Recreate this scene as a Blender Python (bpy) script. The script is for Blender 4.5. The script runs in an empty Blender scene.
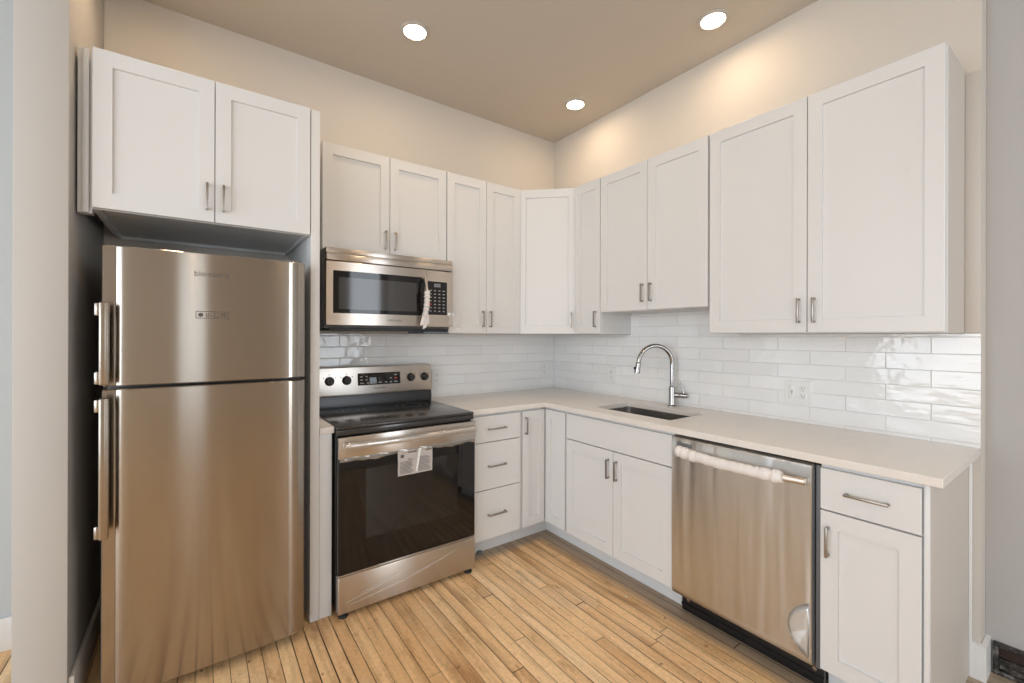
import bpy, bmesh, math, random
from mathutils import Vector, Matrix
random.seed(7)
S = bpy.context.scene
C = S.collection
R = math.radians

# ------------------------------------------------------------ camera, sky, daylight, exposure
cam_d = bpy.data.cameras.new('camera')
cam = bpy.data.objects.new('camera', cam_d); C.objects.link(cam)
cam_d.sensor_width = 36.0
cam_d.lens = 435.03 / 1024 * 36
cam_d.shift_y = -5.19 / 1024
cam_d.clip_start = 0.02
yaw, pit, rol = 0.6238, 0.0007, 0.0025
cam.matrix_world = (Matrix.Translation((-2.5234, -2.8765, 1.353)) @ Matrix.Rotation(-yaw, 4, 'Z')
                    @ Matrix.Rotation(R(90) + pit, 4, 'X') @ Matrix.Rotation(rol, 4, 'Z'))
S.camera = cam

world = bpy.data.worlds.new('sky'); S.world = world
world.use_nodes = True
bg = world.node_tree.nodes['Background']
bg.inputs[0].default_value = (0.80, 0.90, 1.0, 1)
bg.inputs[1].default_value = 0.6

def daylight(name, loc, rot, sx, sy, power, col):
    l = bpy.data.lights.new(name, 'AREA'); l.shape = 'RECTANGLE'
    l.size, l.size_y, l.energy, l.color = sx, sy, power, col
    o = bpy.data.objects.new(name, l); o.location = loc; o.rotation_euler = rot; C.objects.link(o)
    return o
DAY = (0.84, 0.92, 1.0)
# daylight by unseen windows: two in the left wall, three behind the camera, one added
daylight('daylight_west', (-6.12, -1.85, 1.60), (0, R(-90), 0), 2.3, 2.0, 86, DAY)
daylight('daylight_west', (-6.12, -4.30, 1.60), (0, R(-90), 0), 2.3, 2.0, 78, DAY)
daylight('daylight_south', (-5.2, -5.62, 1.60), (R(90), 0, 0), 1.0, 2.3, 56, DAY)
daylight('daylight_south', (-.50, -5.62, 1.60), (R(90), 0, 0), .8, 2.3, 40, DAY)  # light of the invented window, added to brighten the back run fronts
daylight('daylight_south', (-2.74, -5.62, 1.60), (R(90), 0, 0), .42, 2.3, 5.5, DAY)

S.view_settings.view_transform = 'Standard'
S.view_settings.look = 'None'
S.view_settings.gamma = 1.0
S.view_settings.use_curve_mapping = False
S.view_settings.exposure = -0.22
LAMP = 105.0       # radiance of the ceiling lamps
LAMP_COL = (1.0, 0.75, 0.49, 1)

# ------------------------------------------------------------ materials
def mat(name, col=(.8, .8, .8), rough=.5, metal=0.0, spec=.5, **k):
    m = bpy.data.materials.new(name); m.use_nodes = True
    b = m.node_tree.nodes['Principled BSDF']
    b.inputs['Base Color'].default_value = (*col, 1)
    b.inputs['Roughness'].default_value = rough
    b.inputs['Metallic'].default_value = metal
    b.inputs['Specular IOR Level'].default_value = spec
    for a, v in k.items(): b.inputs[a].default_value = v
    return m
class NT:
    def __init__(s, m): s.m = m; s.t = m.node_tree; s.b = s.t.nodes['Principled BSDF']
    def n(s, typ, **k):
        x = s.t.nodes.new(typ)
        for a, v in k.items(): setattr(x, a, v)
        return x
    def l(s, a, b): s.t.links.new(a, b)
    def math(s, op, a, b=None, c=None):
        x = s.n('ShaderNodeMath', operation=op)
        for i, v in enumerate((a, b, c)):
            if v is None: continue
            if isinstance(v, (int, float)): x.inputs[i].default_value = v
            else: s.l(v, x.inputs[i])
        return x.outputs[0]
    def noise(s, vec, scale, detail=3, rough=.5):
        x = s.n('ShaderNodeTexNoise'); s.l(vec, x.inputs['Vector'])
        x.inputs['Scale'].default_value = scale; x.inputs['Detail'].default_value = detail
        x.inputs['Roughness'].default_value = rough
        return x.outputs['Fac']
    def mapping(s, vec, scale):
        x = s.n('ShaderNodeMapping'); s.l(vec, x.inputs[0]); x.inputs['Scale'].default_value = scale
        return x.outputs[0]
    def ramp(s, f, stops):
        x = s.n('ShaderNodeValToRGB'); s.l(f, x.inputs[0]); e = x.color_ramp.elements
        while len(e) < len(stops): e.new(.5)
        for i, (p, c) in enumerate(stops):
            e[i].position = p; e[i].color = (*c, 1) if len(c) == 3 else c
        return x.outputs[0]
    def mix(s, f, a, b, blend='MIX'):
        x = s.n('ShaderNodeMix', data_type='RGBA', blend_type=blend)
        for i, v in ((0, f), (6, a), (7, b)):
            if isinstance(v, (int, float)): x.inputs[i].default_value = v
            elif isinstance(v, tuple): x.inputs[i].default_value = (*v, 1)
            else: s.l(v, x.inputs[i])
        return x.outputs[2]
    def bump(s, h, strength, dist=.002):
        x = s.n('ShaderNodeBump'); s.l(h, x.inputs['Height'])
        x.inputs['Strength'].default_value = strength; x.inputs['Distance'].default_value = dist
        s.l(x.outputs[0], s.b.inputs['Normal']); return x
    def pos(s):
        return s.n('ShaderNodeNewGeometry').outputs['Position']

def wall_paint(name, col):
    m = mat(name, col, .75, spec=.3); t = NT(m); p = t.pos()
    t.bump(t.noise(p, 180, 2), .12, .0006)
    return m
M_WALL = wall_paint('wall paint off white', (.615, .57, .515))
M_STUB = wall_paint('light grey wall tone', (.50, .475, .445))  # greyer than the main wall colour, for the left stub
M_RECESS = wall_paint('grey wall tone', (.46, .445, .43))  # greyer than the main wall colour, for the stepped-back stretch
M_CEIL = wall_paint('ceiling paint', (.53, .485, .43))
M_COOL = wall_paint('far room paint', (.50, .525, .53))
M_RINGL = mat('lamp trim paint', (.48, .45, .41), .5)
M_TRIM = mat('white trim paint', (.80, .80, .79), .4)
M_CAB = mat('white cabinet lacquer', (.705, .705, .70), .38)
M_CABIN = mat('greige side tone', (.58, .535, .485), .5)  # darker tone than the fronts, for open-end faces and the filler strip
M_DARKIN = mat('cabinet underside', (.30, .29, .28), .6)
M_NICKEL = mat('satin nickel', (.36, .33, .30), .32, 1.0)
M_CHROME = mat('polished chrome', (.36, .345, .335), .09, 1.0)
M_BLACK = mat('black enamel', (.012, .012, .013), .25)
M_BLACKP = mat('black plastic', (.02, .02, .021), .45)
M_GLASSK = mat('black oven glass', (.008, .007, .007), .05, spec=.42)
M_COOK = mat('smoky ceramic glass', (.030, .028, .026), .16, spec=.6)
M_RING = mat('faint ring print', (.075, .072, .07), .3)
M_WINK = mat('oven window glass', (.014, .013, .012), .06, spec=.45)
M_MWIN = mat('microwave window mesh', (.045, .042, .040), .08, spec=.6)
M_GREYS = mat('grey appliance side', (.14, .14, .145), .45)
M_WHITEP = mat('white plastic', (.80, .80, .78), .35)
M_SLOT = mat('dark slot', (.03, .03, .03), .6)
M_RED = mat('red print', (.55, .05, .04), .5)
M_PRINT = mat('white print', (.75, .75, .73), .5)
M_GREYPR = mat('grey print', (.32, .32, .32), .5)
M_INK = mat('dark print', (.10, .085, .07), .5)
M_PAPER = mat('label paper', (.50, .46, .44), .7)
M_LCD = mat('grey display', (.20, .21, .22), .3)
M_WRAP = mat('white foam wrap', (.78, .74, .72), .6)
M_RUBBER = mat('black rubber', (.02, .02, .02), .7)
M_BLUEGREY = mat('blue grey shim', (.16, .19, .22), .5)
M_DUST = mat('white crumb', (.75, .72, .68), .8)

def steel(name, col, rough, aniso=.85, rot=0.0, bump=.03, scale=(1.5, 1.5, 420)):
    m = mat(name, col, rough, 1.0); t = NT(m)
    t.b.inputs['Anisotropic'].default_value = aniso
    t.b.inputs['Anisotropic Rotation'].default_value = rot
    tg = t.n('ShaderNodeTangent', direction_type='RADIAL', axis='Z')
    t.l(tg.outputs[0], t.b.inputs['Tangent'])
    g = t.noise(t.mapping(t.pos(), scale), 1.0, 3, .6)
    t.l(t.mix(1.0, col, t.ramp(g, [(.25, (.97,) * 3), (.75, (1.03,) * 3)]), 'MULTIPLY'), t.b.inputs['Base Color'])
    return m
M_STEEL = steel('brushed stainless steel', (.385, .345, .30), .17, 1.0, .25)
M_STEEL2 = steel('brushed stainless steel light', (.56, .51, .46), .30, .95, .25)
M_STEELD = steel('brushed stainless door', (.63, .63, .63), .30, .8, .25)
tD = NT(M_STEELD); tD.bump(tD.noise(tD.mapping(tD.pos(), (1, 9, .6)), 1, 2, .4), 1.0, .012)
M_SINK = steel('sink steel', (.42, .40, .38), .32, .4)

def quartz():
    m = mat('beige quartz', (.70, .64, .585), .28); t = NT(m); p = t.pos()
    f = t.noise(p, 320, 2)
    f2 = t.noise(p, 14, 3)
    c = t.mix(f2, (.73, .69, .645), (.79, .75, .71))
    t.l(t.mix(t.ramp(f, [(.62, (0,) * 3), (.72, (.35,) * 3)]), c, (.42, .38, .35)), t.b.inputs['Base Color'])
    return m
M_QUARTZ = quartz()

def tiles(name, axis, phase):
    # glazed 300 x 71 mm tiles laid in half bond; axis is the horizontal world axis of the wall
    m = mat(name, (.8, .8, .8), .07, spec=.6); t = NT(m); p = t.pos()
    s = t.n('ShaderNodeSeparateXYZ'); t.l(p, s.inputs[0])
    u = t.math('ADD', s.outputs[axis], phase); v = t.math('ADD', s.outputs[2], -.859)
    row = t.math('FLOOR', t.math('DIVIDE', v, .071))
    off = t.math('MULTIPLY', t.math('MODULO', row, 2.0), .5)
    uu = t.math('ADD', t.math('DIVIDE', u, .300), off)
    col = t.math('FLOOR', uu)
    fu = t.math('FRACT', uu); fv = t.math('FRACT', t.math('DIVIDE', v, .071))
    du = t.math('MULTIPLY', t.math('MINIMUM', fu, t.math('SUBTRACT', 1, fu)), .300)
    dv = t.math('MULTIPLY', t.math('MINIMUM', fv, t.math('SUBTRACT', 1, fv)), .071)
    d = t.math('MINIMUM', du, dv)
    sm = t.n('ShaderNodeMapRange', interpolation_type='SMOOTHSTEP'); t.l(d, sm.inputs[0])
    sm.inputs[1].default_value = .0008; sm.inputs[2].default_value = .0024
    body = sm.outputs[0]
    cb = t.n('ShaderNodeCombineXYZ'); t.l(row, cb.inputs[0]); t.l(col, cb.inputs[1])
    wn = t.n('ShaderNodeTexWhiteNoise', noise_dimensions='2D'); t.l(cb.outputs[0], wn.inputs[0])
    tc = t.mix(wn.outputs[0], (.81, .81, .805), (.86, .86, .855))
    t.l(t.mix(body, (.78, .78, .775), tc), t.b.inputs['Base Color'])
    t.l(t.math('MULTIPLY_ADD', body, -.55, .65), t.b.inputs['Roughness'])
    # each tile sits a little out of true and its glaze ripples
    sp = t.n('ShaderNodeSeparateColor'); t.l(wn.outputs[1], sp.inputs[0])
    tu = t.math('MULTIPLY', t.math('SUBTRACT', sp.outputs[0], .5), t.math('MULTIPLY', t.math('SUBTRACT', fu, .5), .0040))
    tv = t.math('MULTIPLY', t.math('SUBTRACT', sp.outputs[1], .5), t.math('MULTIPLY', t.math('SUBTRACT', fv, .5), .0022))
    cb2 = t.n('ShaderNodeVectorMath', operation='ADD'); t.l(p, cb2.inputs[0]); t.l(wn.outputs[1], cb2.inputs[1])
    rip = t.math('ADD', t.math('MULTIPLY', t.noise(cb2.outputs[0], 13, 2, .45), .0030), t.math('MULTIPLY', t.noise(t.mapping(cb2.outputs[0], (9, 9, 34)), 1, 2, .5), .0016))
    h = t.math('ADD', t.math('ADD', t.math('ADD', tu, tv), rip), t.math('MULTIPLY', body, .0012))
    t.bump(h, 1.0, 1.0)
    return m
M_TILEB = tiles('glazed tile, back wall', 0, 3.0)
M_TILER = tiles('glazed tile, right wall', 1, 3.018)

def boards(name, light):
    m = mat(name, (.6, .4, .2), .42, spec=.4); t = NT(m); p = t.pos()
    s = t.n('ShaderNodeSeparateXYZ'); t.l(p, s.inputs[0])
    W, L = .0575, 1.7
    xx = t.math('DIVIDE', t.math('ADD', s.outputs[0], 20.012), W)
    bi = t.math('FLOOR', xx); fx = t.math('FRACT', xx)
    w1 = t.n('ShaderNodeTexWhiteNoise', noise_dimensions='1D'); t.l(bi, w1.inputs['W'])
    yy = t.math('ADD', t.math('DIVIDE', t.math('ADD', s.outputs[1], 20), L), t.math('MULTIPLY', w1.outputs[0], 7.0))
    bj = t.math('FLOOR', yy); fy = t.math('FRACT', yy)
    cb = t.n('ShaderNodeCombineXYZ'); t.l(bi, cb.inputs[0]); t.l(bj, cb.inputs[1])
    w2 = t.n('ShaderNodeTexWhiteNoise', noise_dimensions='2D'); t.l(cb.outputs[0], w2.inputs[0])
    ov = t.n('ShaderNodeVectorMath', operation='MULTIPLY_ADD')
    t.l(w2.outputs[1], ov.inputs[0]); ov.inputs[1].default_value = (9, 9, 9); t.l(p, ov.inputs[2])
    g = t.noise(t.mapping(ov.outputs[0], (38, 2.2, 1)), 1, 5, .62)
    g2 = t.noise(t.mapping(ov.outputs[0], (9, 1.2, 1)), 1, 3, .5)
    if light:
        base = t.ramp(w2.outputs[0], [(0, (.50, .40, .30)), (.5, (.58, .47, .36)), (1, (.64, .54, .43))])
    else:
        base = t.ramp(w2.outputs[0], [(0, (.68, .41, .195)), (.25, (.79, .51, .26)), (.75, (.86, .585, .315)), (1, (.92, .67, .40))])
    c = t.mix(1.0, base, t.ramp(g, [(.25, (.66, .60, .54)), (.5, (1, 1, 1)), (.8, (1.14, 1.14, 1.14))]), 'MULTIPLY')
    c = t.mix(t.ramp(g2, [(.53, (0,) * 3), (.70, (.75,) * 3)]), c, (.36, .165, .058))
    # scuffs: pale worn patches and dark specks
    n3 = t.noise(p, 2.6, 5, .62)
    c = t.mix(t.ramp(n3, [(.52, (0,) * 3), (.70, (.42,) * 3)]), c, (.72, .57, .40))
    n4 = t.noise(p, 19, 3, .55)
    c = t.mix(t.ramp(n4, [(.69, (0,) * 3), (.735, (.8,) * 3)]), c, (.15, .06, .025))
    n5 = t.noise(t.mapping(p, (15, 5, 1)), 1, 5, .7)
    c = t.mix(t.ramp(n5, [(.56, (0,) * 3), (.70, (.6,) * 3)]), c, (.36, .17, .06))
    n6 = t.noise(t.mapping(p, (60, 60, 1)), 1, 4, .7)
    c = t.mix(1.0, c, t.ramp(n6, [(.3, (.86,) * 3), (.7, (1.10,) * 3)]), 'MULTIPLY')
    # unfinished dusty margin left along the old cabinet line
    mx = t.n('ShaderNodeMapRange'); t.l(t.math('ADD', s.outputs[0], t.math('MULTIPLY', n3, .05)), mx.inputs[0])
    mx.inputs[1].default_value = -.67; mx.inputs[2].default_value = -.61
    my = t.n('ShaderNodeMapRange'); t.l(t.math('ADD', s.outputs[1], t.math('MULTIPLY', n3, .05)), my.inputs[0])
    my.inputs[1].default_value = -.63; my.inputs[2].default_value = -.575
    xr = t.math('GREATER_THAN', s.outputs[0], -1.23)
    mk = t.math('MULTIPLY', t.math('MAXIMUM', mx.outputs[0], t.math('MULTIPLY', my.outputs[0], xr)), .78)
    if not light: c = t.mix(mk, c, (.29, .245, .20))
    gx = t.math('MULTIPLY', t.math('MINIMUM', fx, t.math('SUBTRACT', 1, fx)), W)
    gy = t.math('MULTIPLY', t.math('MINIMUM', fy, t.math('SUBTRACT', 1, fy)), L)
    wid = t.math('MULTIPLY_ADD', w1.outputs[0], .0020, .0008)
    line = t.math('LESS_THAN', t.math('MINIMUM', gx, gy), wid)
    c = t.mix(t.math('MULTIPLY', line, t.ramp(t.noise(p, 5, 3), [(.35, (.6,) * 3), (.55, (1,) * 3)])), c, (.05, .026, .012))
    t.l(c, t.b.inputs['Base Color'])
    t.l(t.math('MULTIPLY_ADD', g, .25, .30), t.b.inputs['Roughness'])
    t.bump(t.math('ADD', t.math('MULTIPLY', line, -1.0), t.math('MULTIPLY', g, .25)), .35, .0012)
    return m
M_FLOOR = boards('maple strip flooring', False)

def film(name, alpha=.25, col=(.9, .92, .93), rough=.12):
    m = bpy.data.materials.new(name); m.use_nodes = True; t = m.node_tree; t.nodes.clear()
    o = t.nodes.new('ShaderNodeOutputMaterial'); mx = t.nodes.new('ShaderNodeMixShader')
    a = t.nodes.new('ShaderNodeBsdfTransparent'); g = t.nodes.new('ShaderNodeBsdfGlossy'); d = t.nodes.new('ShaderNodeBsdfDiffuse')
    m2 = t.nodes.new('ShaderNodeMixShader')
    g.inputs['Roughness'].default_value = rough; g.inputs['Color'].default_value = (*col, 1); d.inputs['Color'].default_value = (*col, 1)
    m2.inputs[0].default_value = .5; t.links.new(g.outputs[0], m2.inputs[1]); t.links.new(d.outputs[0], m2.inputs[2])
    mx.inputs[0].default_value = alpha
    t.links.new(a.outputs[0], mx.inputs[1]); t.links.new(m2.outputs[0], mx.inputs[2]); t.links.new(mx.outputs[0], o.inputs[0])
    return m
M_FILM = film('clear plastic film', .22)
M_FILMW = film('milky plastic film', .62)
M_FILMS = film('clear film hem', .35, (.75, .73, .70))
def glass_pane():
    m = bpy.data.materials.new('window glass'); m.use_nodes = True; t = m.node_tree; t.nodes.clear()
    o = t.nodes.new('ShaderNodeOutputMaterial'); mx = t.nodes.new('ShaderNodeMixShader'); mx.inputs[0].default_value = .06
    a = t.nodes.new('ShaderNodeBsdfTransparent'); g = t.nodes.new('ShaderNodeBsdfGlossy'); g.inputs['Roughness'].default_value = .02
    t.links.new(a.outputs[0], mx.inputs[1]); t.links.new(g.outputs[0], mx.inputs[2]); t.links.new(mx.outputs[0], o.inputs[0])
    return m
M_PANE = glass_pane()
def emit(name, col, st):
    m = bpy.data.materials.new(name); m.use_nodes = True; t = m.node_tree; t.nodes.clear()
    o = t.nodes.new('ShaderNodeOutputMaterial'); e = t.nodes.new('ShaderNodeEmission')
    e.inputs[0].default_value = col; e.inputs[1].default_value = st; t.links.new(e.outputs[0], o.inputs[0])
    return m
M_LAMP = emit('lamp lens', LAMP_COL, LAMP)
def rusty():
    m = mat('old dark register metal', (.06, .055, .05), .35, .6); t = NT(m); p = t.pos()
    f = t.noise(p, 35, 4, .65)
    t.l(t.ramp(f, [(.3, (.02, .02, .02)), (.55, (.09, .085, .08)), (.7, (.30, .29, .28))]), t.b.inputs['Base Color'])
    return m
M_RUST = rusty()

# ------------------------------------------------------------ mesh helpers
class Frame:
    """maps (u, v, n): u across the front, v up, n out of the front"""
    def __init__(s, o, u, n):
        s.o, s.u, s.n = Vector(o), Vector(u).normalized(), Vector(n).normalized()
    def __call__(s, u, v, n): return s.o + s.u * u + Vector((0, 0, v)) + s.n * n
FB = Frame((0, 0, 0), (1, 0, 0), (0, -1, 0))       # back run: u = x, n = -y
FR = Frame((0, 0, 0), (0, -1, 0), (-1, 0, 0))      # right run: u = -y, n = -x
FW = Frame((0, 0, 0), (1, 0, 0), (0, -1, 0))

class MB:
    def __init__(s): s.bm = bmesh.new()
    def merge(s, b):
        me = bpy.data.meshes.new('tmp'); b.to_mesh(me); b.free()
        s.bm.from_mesh(me); bpy.data.meshes.remove(me); return s
    def fbox(s, F, u0, u1, v0, v1, n0, n1, bev=0.0, seg=2):
        b = bmesh.new()
        vs = [b.verts.new(F(u, v, n)) for n in (n0, n1) for v in (v0, v1) for u in (u0, u1)]
        for f in ((0, 2, 3, 1), (4, 5, 7, 6), (0, 1, 5, 4), (2, 6, 7, 3), (0, 4, 6, 2), (1, 3, 7, 5)):
            b.faces.new([vs[i] for i in f])
        bmesh.ops.recalc_face_normals(b, faces=b.faces)
        if bev: bmesh.ops.bevel(b, geom=list(b.edges), offset=bev, segments=seg, affect='EDGES', profile=.5)
        return s.merge(b)
    def box(s, x0, x1, y0, y1, z0, z1, bev=0.0, seg=2):
        return s.fbox(FW, x0, x1, z0, z1, -y1, -y0, bev, seg)
    def rings(s, rs, cap0=True, cap1=True):
        b = bmesh.new(); V = [[b.verts.new(p) for p in r] for r in rs]; n = len(rs[0])
        for a, c in zip(V, V[1:]):
            for i in range(n):
                b.faces.new((a[i], a[(i + 1) % n], c[(i + 1) % n], c[i]))
        if cap0: b.faces.new(V[0][::-1])
        if cap1: b.faces.new(V[-1])
        bmesh.ops.recalc_face_normals(b, faces=b.faces)
        return s.merge(b)
    def panel(s, F, u0, u1, v0, v1, n0, th, su=.055, sv=.060, shaker=True, dep=.010):
        c = .0016
        def rect(a, b_, n): return [F(u0 + a, v0 + b_, n), F(u1 - a, v0 + b_, n), F(u1 - a, v1 - b_, n), F(u0 + a, v1 - b_, n)]
        rs = [rect(0, 0, n0), rect(0, 0, n0 + th - c), rect(c, c, n0 + th)]
        if shaker:
            rs += [rect(su, sv, n0 + th), rect(su + .0015, sv + .0015, n0 + th - dep)]
        return s.rings(rs)
    def circ(s, c, ax, r, seg=24, a=None):
        ax = Vector(ax).normalized()
        a = Vector(a) if a else ax.orthogonal()
        a = (a - ax * a.dot(ax)).normalized(); b = ax.cross(a)
        c = Vector(c)
        return [c + (a * math.cos(2 * math.pi * i / seg) + b * math.sin(2 * math.pi * i / seg)) * r for i in range(seg)]
    def lathe(s, c, ax, prof, seg=28):
        """prof: (radius, distance along axis)"""
        ax = Vector(ax).normalized(); c = Vector(c)
        return s.rings([s.circ(c + ax * h, ax, max(r, 1e-4), seg) for r, h in prof])
    def cyl(s, p0, p1, r, seg=20):
        p0, p1 = Vector(p0), Vector(p1); c = min(.12 * r, .001); L = (p1 - p0).length
        return s.lathe(p0, p1 - p0, [(r - c, 0), (r, c), (r, L - c), (r - c, L)], seg)
    def tube(s, pts, r, seg=16, sq=1.0, ref=None):
        pts = [Vector(p) for p in pts]; rs = []
        a = Vector(ref) if ref else (pts[1] - pts[0]).orthogonal()
        for i, p in enumerate(pts):
            t = (pts[min(i + 1, len(pts) - 1)] - pts[max(i - 1, 0)]).normalized()
            a = (a - t * a.dot(t)).normalized(); b = t.cross(a)
            rr = r[i] if isinstance(r, (list, tuple)) else r
            rs.append([p + (a * math.cos(2 * math.pi * k / seg) * sq + b * math.sin(2 * math.pi * k / seg)) * rr for k in range(seg)])
        return s.rings(rs)
    def prism(s, poly, z0, z1):
        return s.rings([[Vector((x, y, z0)) for x, y in poly], [Vector((x, y, z1)) for x, y in poly]])
    def grid(s, xs, ys, inside, z0, z1, F=None):
        """solid made of the cells of a grid that pass inside(i, j)"""
        F = F or (lambda x, y, z: Vector((x, y, z)))
        b = bmesh.new(); vd = {}
        def v(i, j, k):
            if (i, j, k) not in vd: vd[i, j, k] = b.verts.new(F(xs[i], ys[j], (z0, z1)[k]))
            return vd[i, j, k]
        ok = lambda i, j: 0 <= i < len(xs) - 1 and 0 <= j < len(ys) - 1 and inside(i, j)
        for i in range(len(xs) - 1):
            for j in range(len(ys) - 1):
                if not ok(i, j): continue
                b.faces.new((v(i, j, 1), v(i + 1, j, 1), v(i + 1, j + 1, 1), v(i, j + 1, 1)))
                b.faces.new((v(i, j, 0), v(i, j + 1, 0), v(i + 1, j + 1, 0), v(i + 1, j, 0)))
                for (di, dj, p, q) in ((-1, 0, (i, j + 1), (i, j)), (1, 0, (i + 1, j), (i + 1, j + 1)),
                                       (0, -1, (i, j), (i + 1, j)), (0, 1, (i + 1, j + 1), (i, j + 1))):
                    if not ok(i + di, j + dj):
                        b.faces.new((v(*p, 0), v(*q, 0), v(*q, 1), v(*p, 1)))
        bmesh.ops.recalc_face_normals(b, faces=b.faces)
        return s.merge(b)
    def build(s, name, m, parent=None, smooth=40):
        org = Vector((0, 0, 0)); p = parent
        while p is not None: org += p.location; p = p.parent
        bs = [v.co for v in s.bm.verts]
        lo = Vector([min(v[i] for v in bs) for i in range(3)]); hi = Vector([max(v[i] for v in bs) for i in range(3)])
        base = Vector(((lo.x + hi.x) / 2, (lo.y + hi.y) / 2, lo.z))
        for v in s.bm.verts: v.co -= base
        me = bpy.data.meshes.new(name); s.bm.to_mesh(me); s.bm.free()
        for mm in (m if isinstance(m, list) else [m]): me.materials.append(mm)
        me.shade_smooth(); me.set_sharp_from_angle(angle=R(smooth))
        o = bpy.data.objects.new(name, me); C.objects.link(o)
        o.location = base - org
        if parent: o.parent = parent
        return o

def thing(name, label, cat, loc, group=None):
    o = bpy.data.objects.new(name, None); C.objects.link(o); o.location = loc
    o.empty_display_size = .1
    return tag(o, label, cat, group)
def tag(o, label, cat, group=None):
    o['label'] = label; o['category'] = cat
    if group: o['group'] = group
    return o
def struct(o):
    o['kind'] = 'structure'; return o
def text(name, body, F, u, v, n, size, m, parent, ax=1.0):
    cu = bpy.data.curves.new('t', 'FONT'); cu.body = body; cu.size = size; cu.align_x = 'CENTER'; cu.extrude = .0002
    o = bpy.data.objects.new('t', cu); C.objects.link(o); bpy.context.view_layer.update()
    me0 = o.evaluated_get(bpy.context.evaluated_depsgraph_get()).to_mesh()
    b = bmesh.new(); b.from_mesh(me0)
    for w in b.verts: w.co = F(u + w.co.x * ax, v + w.co.y, n + w.co.z)
    bpy.data.objects.remove(o)
    mb = MB(); mb.merge(b)
    return mb.build(name, m, parent)

def copy_tree(o, parent=None):
    c = o.copy(); C.objects.link(c)
    if parent: c.parent = parent
    for ch in list(o.children): copy_tree(ch, c)
    return c

# ------------------------------------------------------------ the room
H = 3.048
X0, Y0, XR = -6.2, -5.7, 0.10
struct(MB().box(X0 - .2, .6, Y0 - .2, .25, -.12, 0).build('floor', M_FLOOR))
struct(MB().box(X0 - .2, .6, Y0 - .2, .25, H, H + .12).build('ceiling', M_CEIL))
struct(MB().box(-3.035, .6, 0, .15, 0, H).build('wall_back', M_WALL))
struct(MB().box(X0, -3.035, -.08, .15, 0, H).build('wall_alcove', M_COOL))
# right wall: stands forward behind the kitchen, then steps back
struct(MB().prism([(0, 0), (0, -2.563), (XR + .05, -2.563), (XR + .05, -2.50), (.55, -2.50), (.55, 0)], 0, H).build('wall_right', M_WALL))
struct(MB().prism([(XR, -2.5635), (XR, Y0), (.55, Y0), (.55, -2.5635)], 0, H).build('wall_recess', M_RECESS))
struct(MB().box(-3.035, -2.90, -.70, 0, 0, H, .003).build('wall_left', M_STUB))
# outer walls with window openings
def holed(name, F, us, holes, th, m):
    vs = [0, .40, 2.80, H]
    hol = [i for i in range(len(us) - 1) if (us[i], us[i + 1]) in holes]
    return struct(MB().grid(us, vs, lambda i, j: not (i in hol and j == 1), 0, th, F).build(name, m))
WS = [(-5.35, -3.25), (-2.90, -.80)]
SS = [(-5.75, -4.65), (-2.98, -2.50), (-.95, -.05)]
holed('wall_west', lambda u, v, n: Vector((X0 - n, u, v)), [Y0, -5.35, -3.25, -2.90, -.80, .15], WS, .18, M_COOL)
holed('wall_south', lambda u, v, n: Vector((u, Y0 - n, v)), [X0, -5.75, -4.65, -2.98, -2.50, -.95, -.05, .55], SS, .18, M_WALL)
def window(name, F, u0, u1):
    f = MB()
    for a, b, c, d in ((u0, u0 + .06, .40, 2.80), (u1 - .06, u1, .40, 2.80), (u0 + .06, u1 - .06, .40, .46), (u0 + .06, u1 - .06, 2.74, 2.80), (u0 + .06, u1 - .06, 1.58, 1.62)):
        f.fbox(F, a, b, c, d, .04, .10)
    if u1 - u0 < .6: f.fbox(F, (u0 + u1) / 2 - .04, (u0 + u1) / 2 + .04, .46, 2.74, .04, .10)
    w = struct(f.build(name, M_TRIM))
    MB().fbox(F, u0 + .06, u1 - .06, .46, 2.74, .065, .069).build('pane', M_PANE, w)
window('window_1', lambda u, v, n: Vector((X0 - n, u, v)), *WS[0])
window('window_2', lambda u, v, n: Vector((X0 - n, u, v)), *WS[1])
window('window_3', lambda u, v, n: Vector((u, Y0 - n, v)), *SS[0])
window('fill_window', lambda u, v, n: Vector((u, Y0 - n, v)), *SS[2])  # made-up window, added for fill light on the back run
window('window_4', lambda u, v, n: Vector((u, Y0 - n, v)), *SS[1])
# baseboards
struct(MB().box(-2.8995, -2.884, -.69, -.002, 0, .13, .002).build('baseboard_left', M_WALL))
struct(MB().box(X0 + .02, -3.037, -.096, -.081, 0, .14, .002).build('baseboard_back', M_TRIM))
bb = MB().prism([(-.001, -2.527), (-.020, -2.527), (-.020, -2.580), (XR - .001, -2.580), (XR - .001, -2.5645), (-.001, -2.5645)], 0, .138)
struct(bb.build('baseboard_right', M_TRIM))
struct(MB().box(XR - .017, XR - .001, Y0 + .02, -3.02, 0, .138, .002).build('baseboard_south', M_TRIM))

# ------------------------------------------------------------ shared parts
def pull(F, u, v, n, L, vert, parent, m=M_NICKEL):
    """bar pull with two posts; (u, v) is its centre"""
    b = MB(); h = L / 2; w = .0045; so = .028
    if vert:
        b.fbox(F, u - w, u + w, v - h, v + h, n + so - .008, n + so, .0012)
        for q in (v - h + .005, v + h - .005): b.fbox(F, u - w * .9, u + w * .9, q - .0048, q + .0048, n + .0002, n + so - .004, .0008)
    else:
        b.fbox(F, u - h, u + h, v - w, v + w, n + so - .008, n + so, .0012)
        for q in (u - h + .005, u + h - .005): b.fbox(F, q - .0048, q + .0048, v - w * .9, v + w * .9, n + .0002, n + so - .004, .0008)
    return b.build('pull_handle', m, parent)
def door(F, u0, u1, v0, v1, n0, parent, pu=None, pv=None, L=.11, name='door', th=.020, **k):
    d = MB().panel(F, u0, u1, v0, v1, n0, th, **k).build(name, M_CAB, parent)
    if pu is not None: pull(F, pu, pv, n0 + th, L, True, d)
    return d
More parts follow.
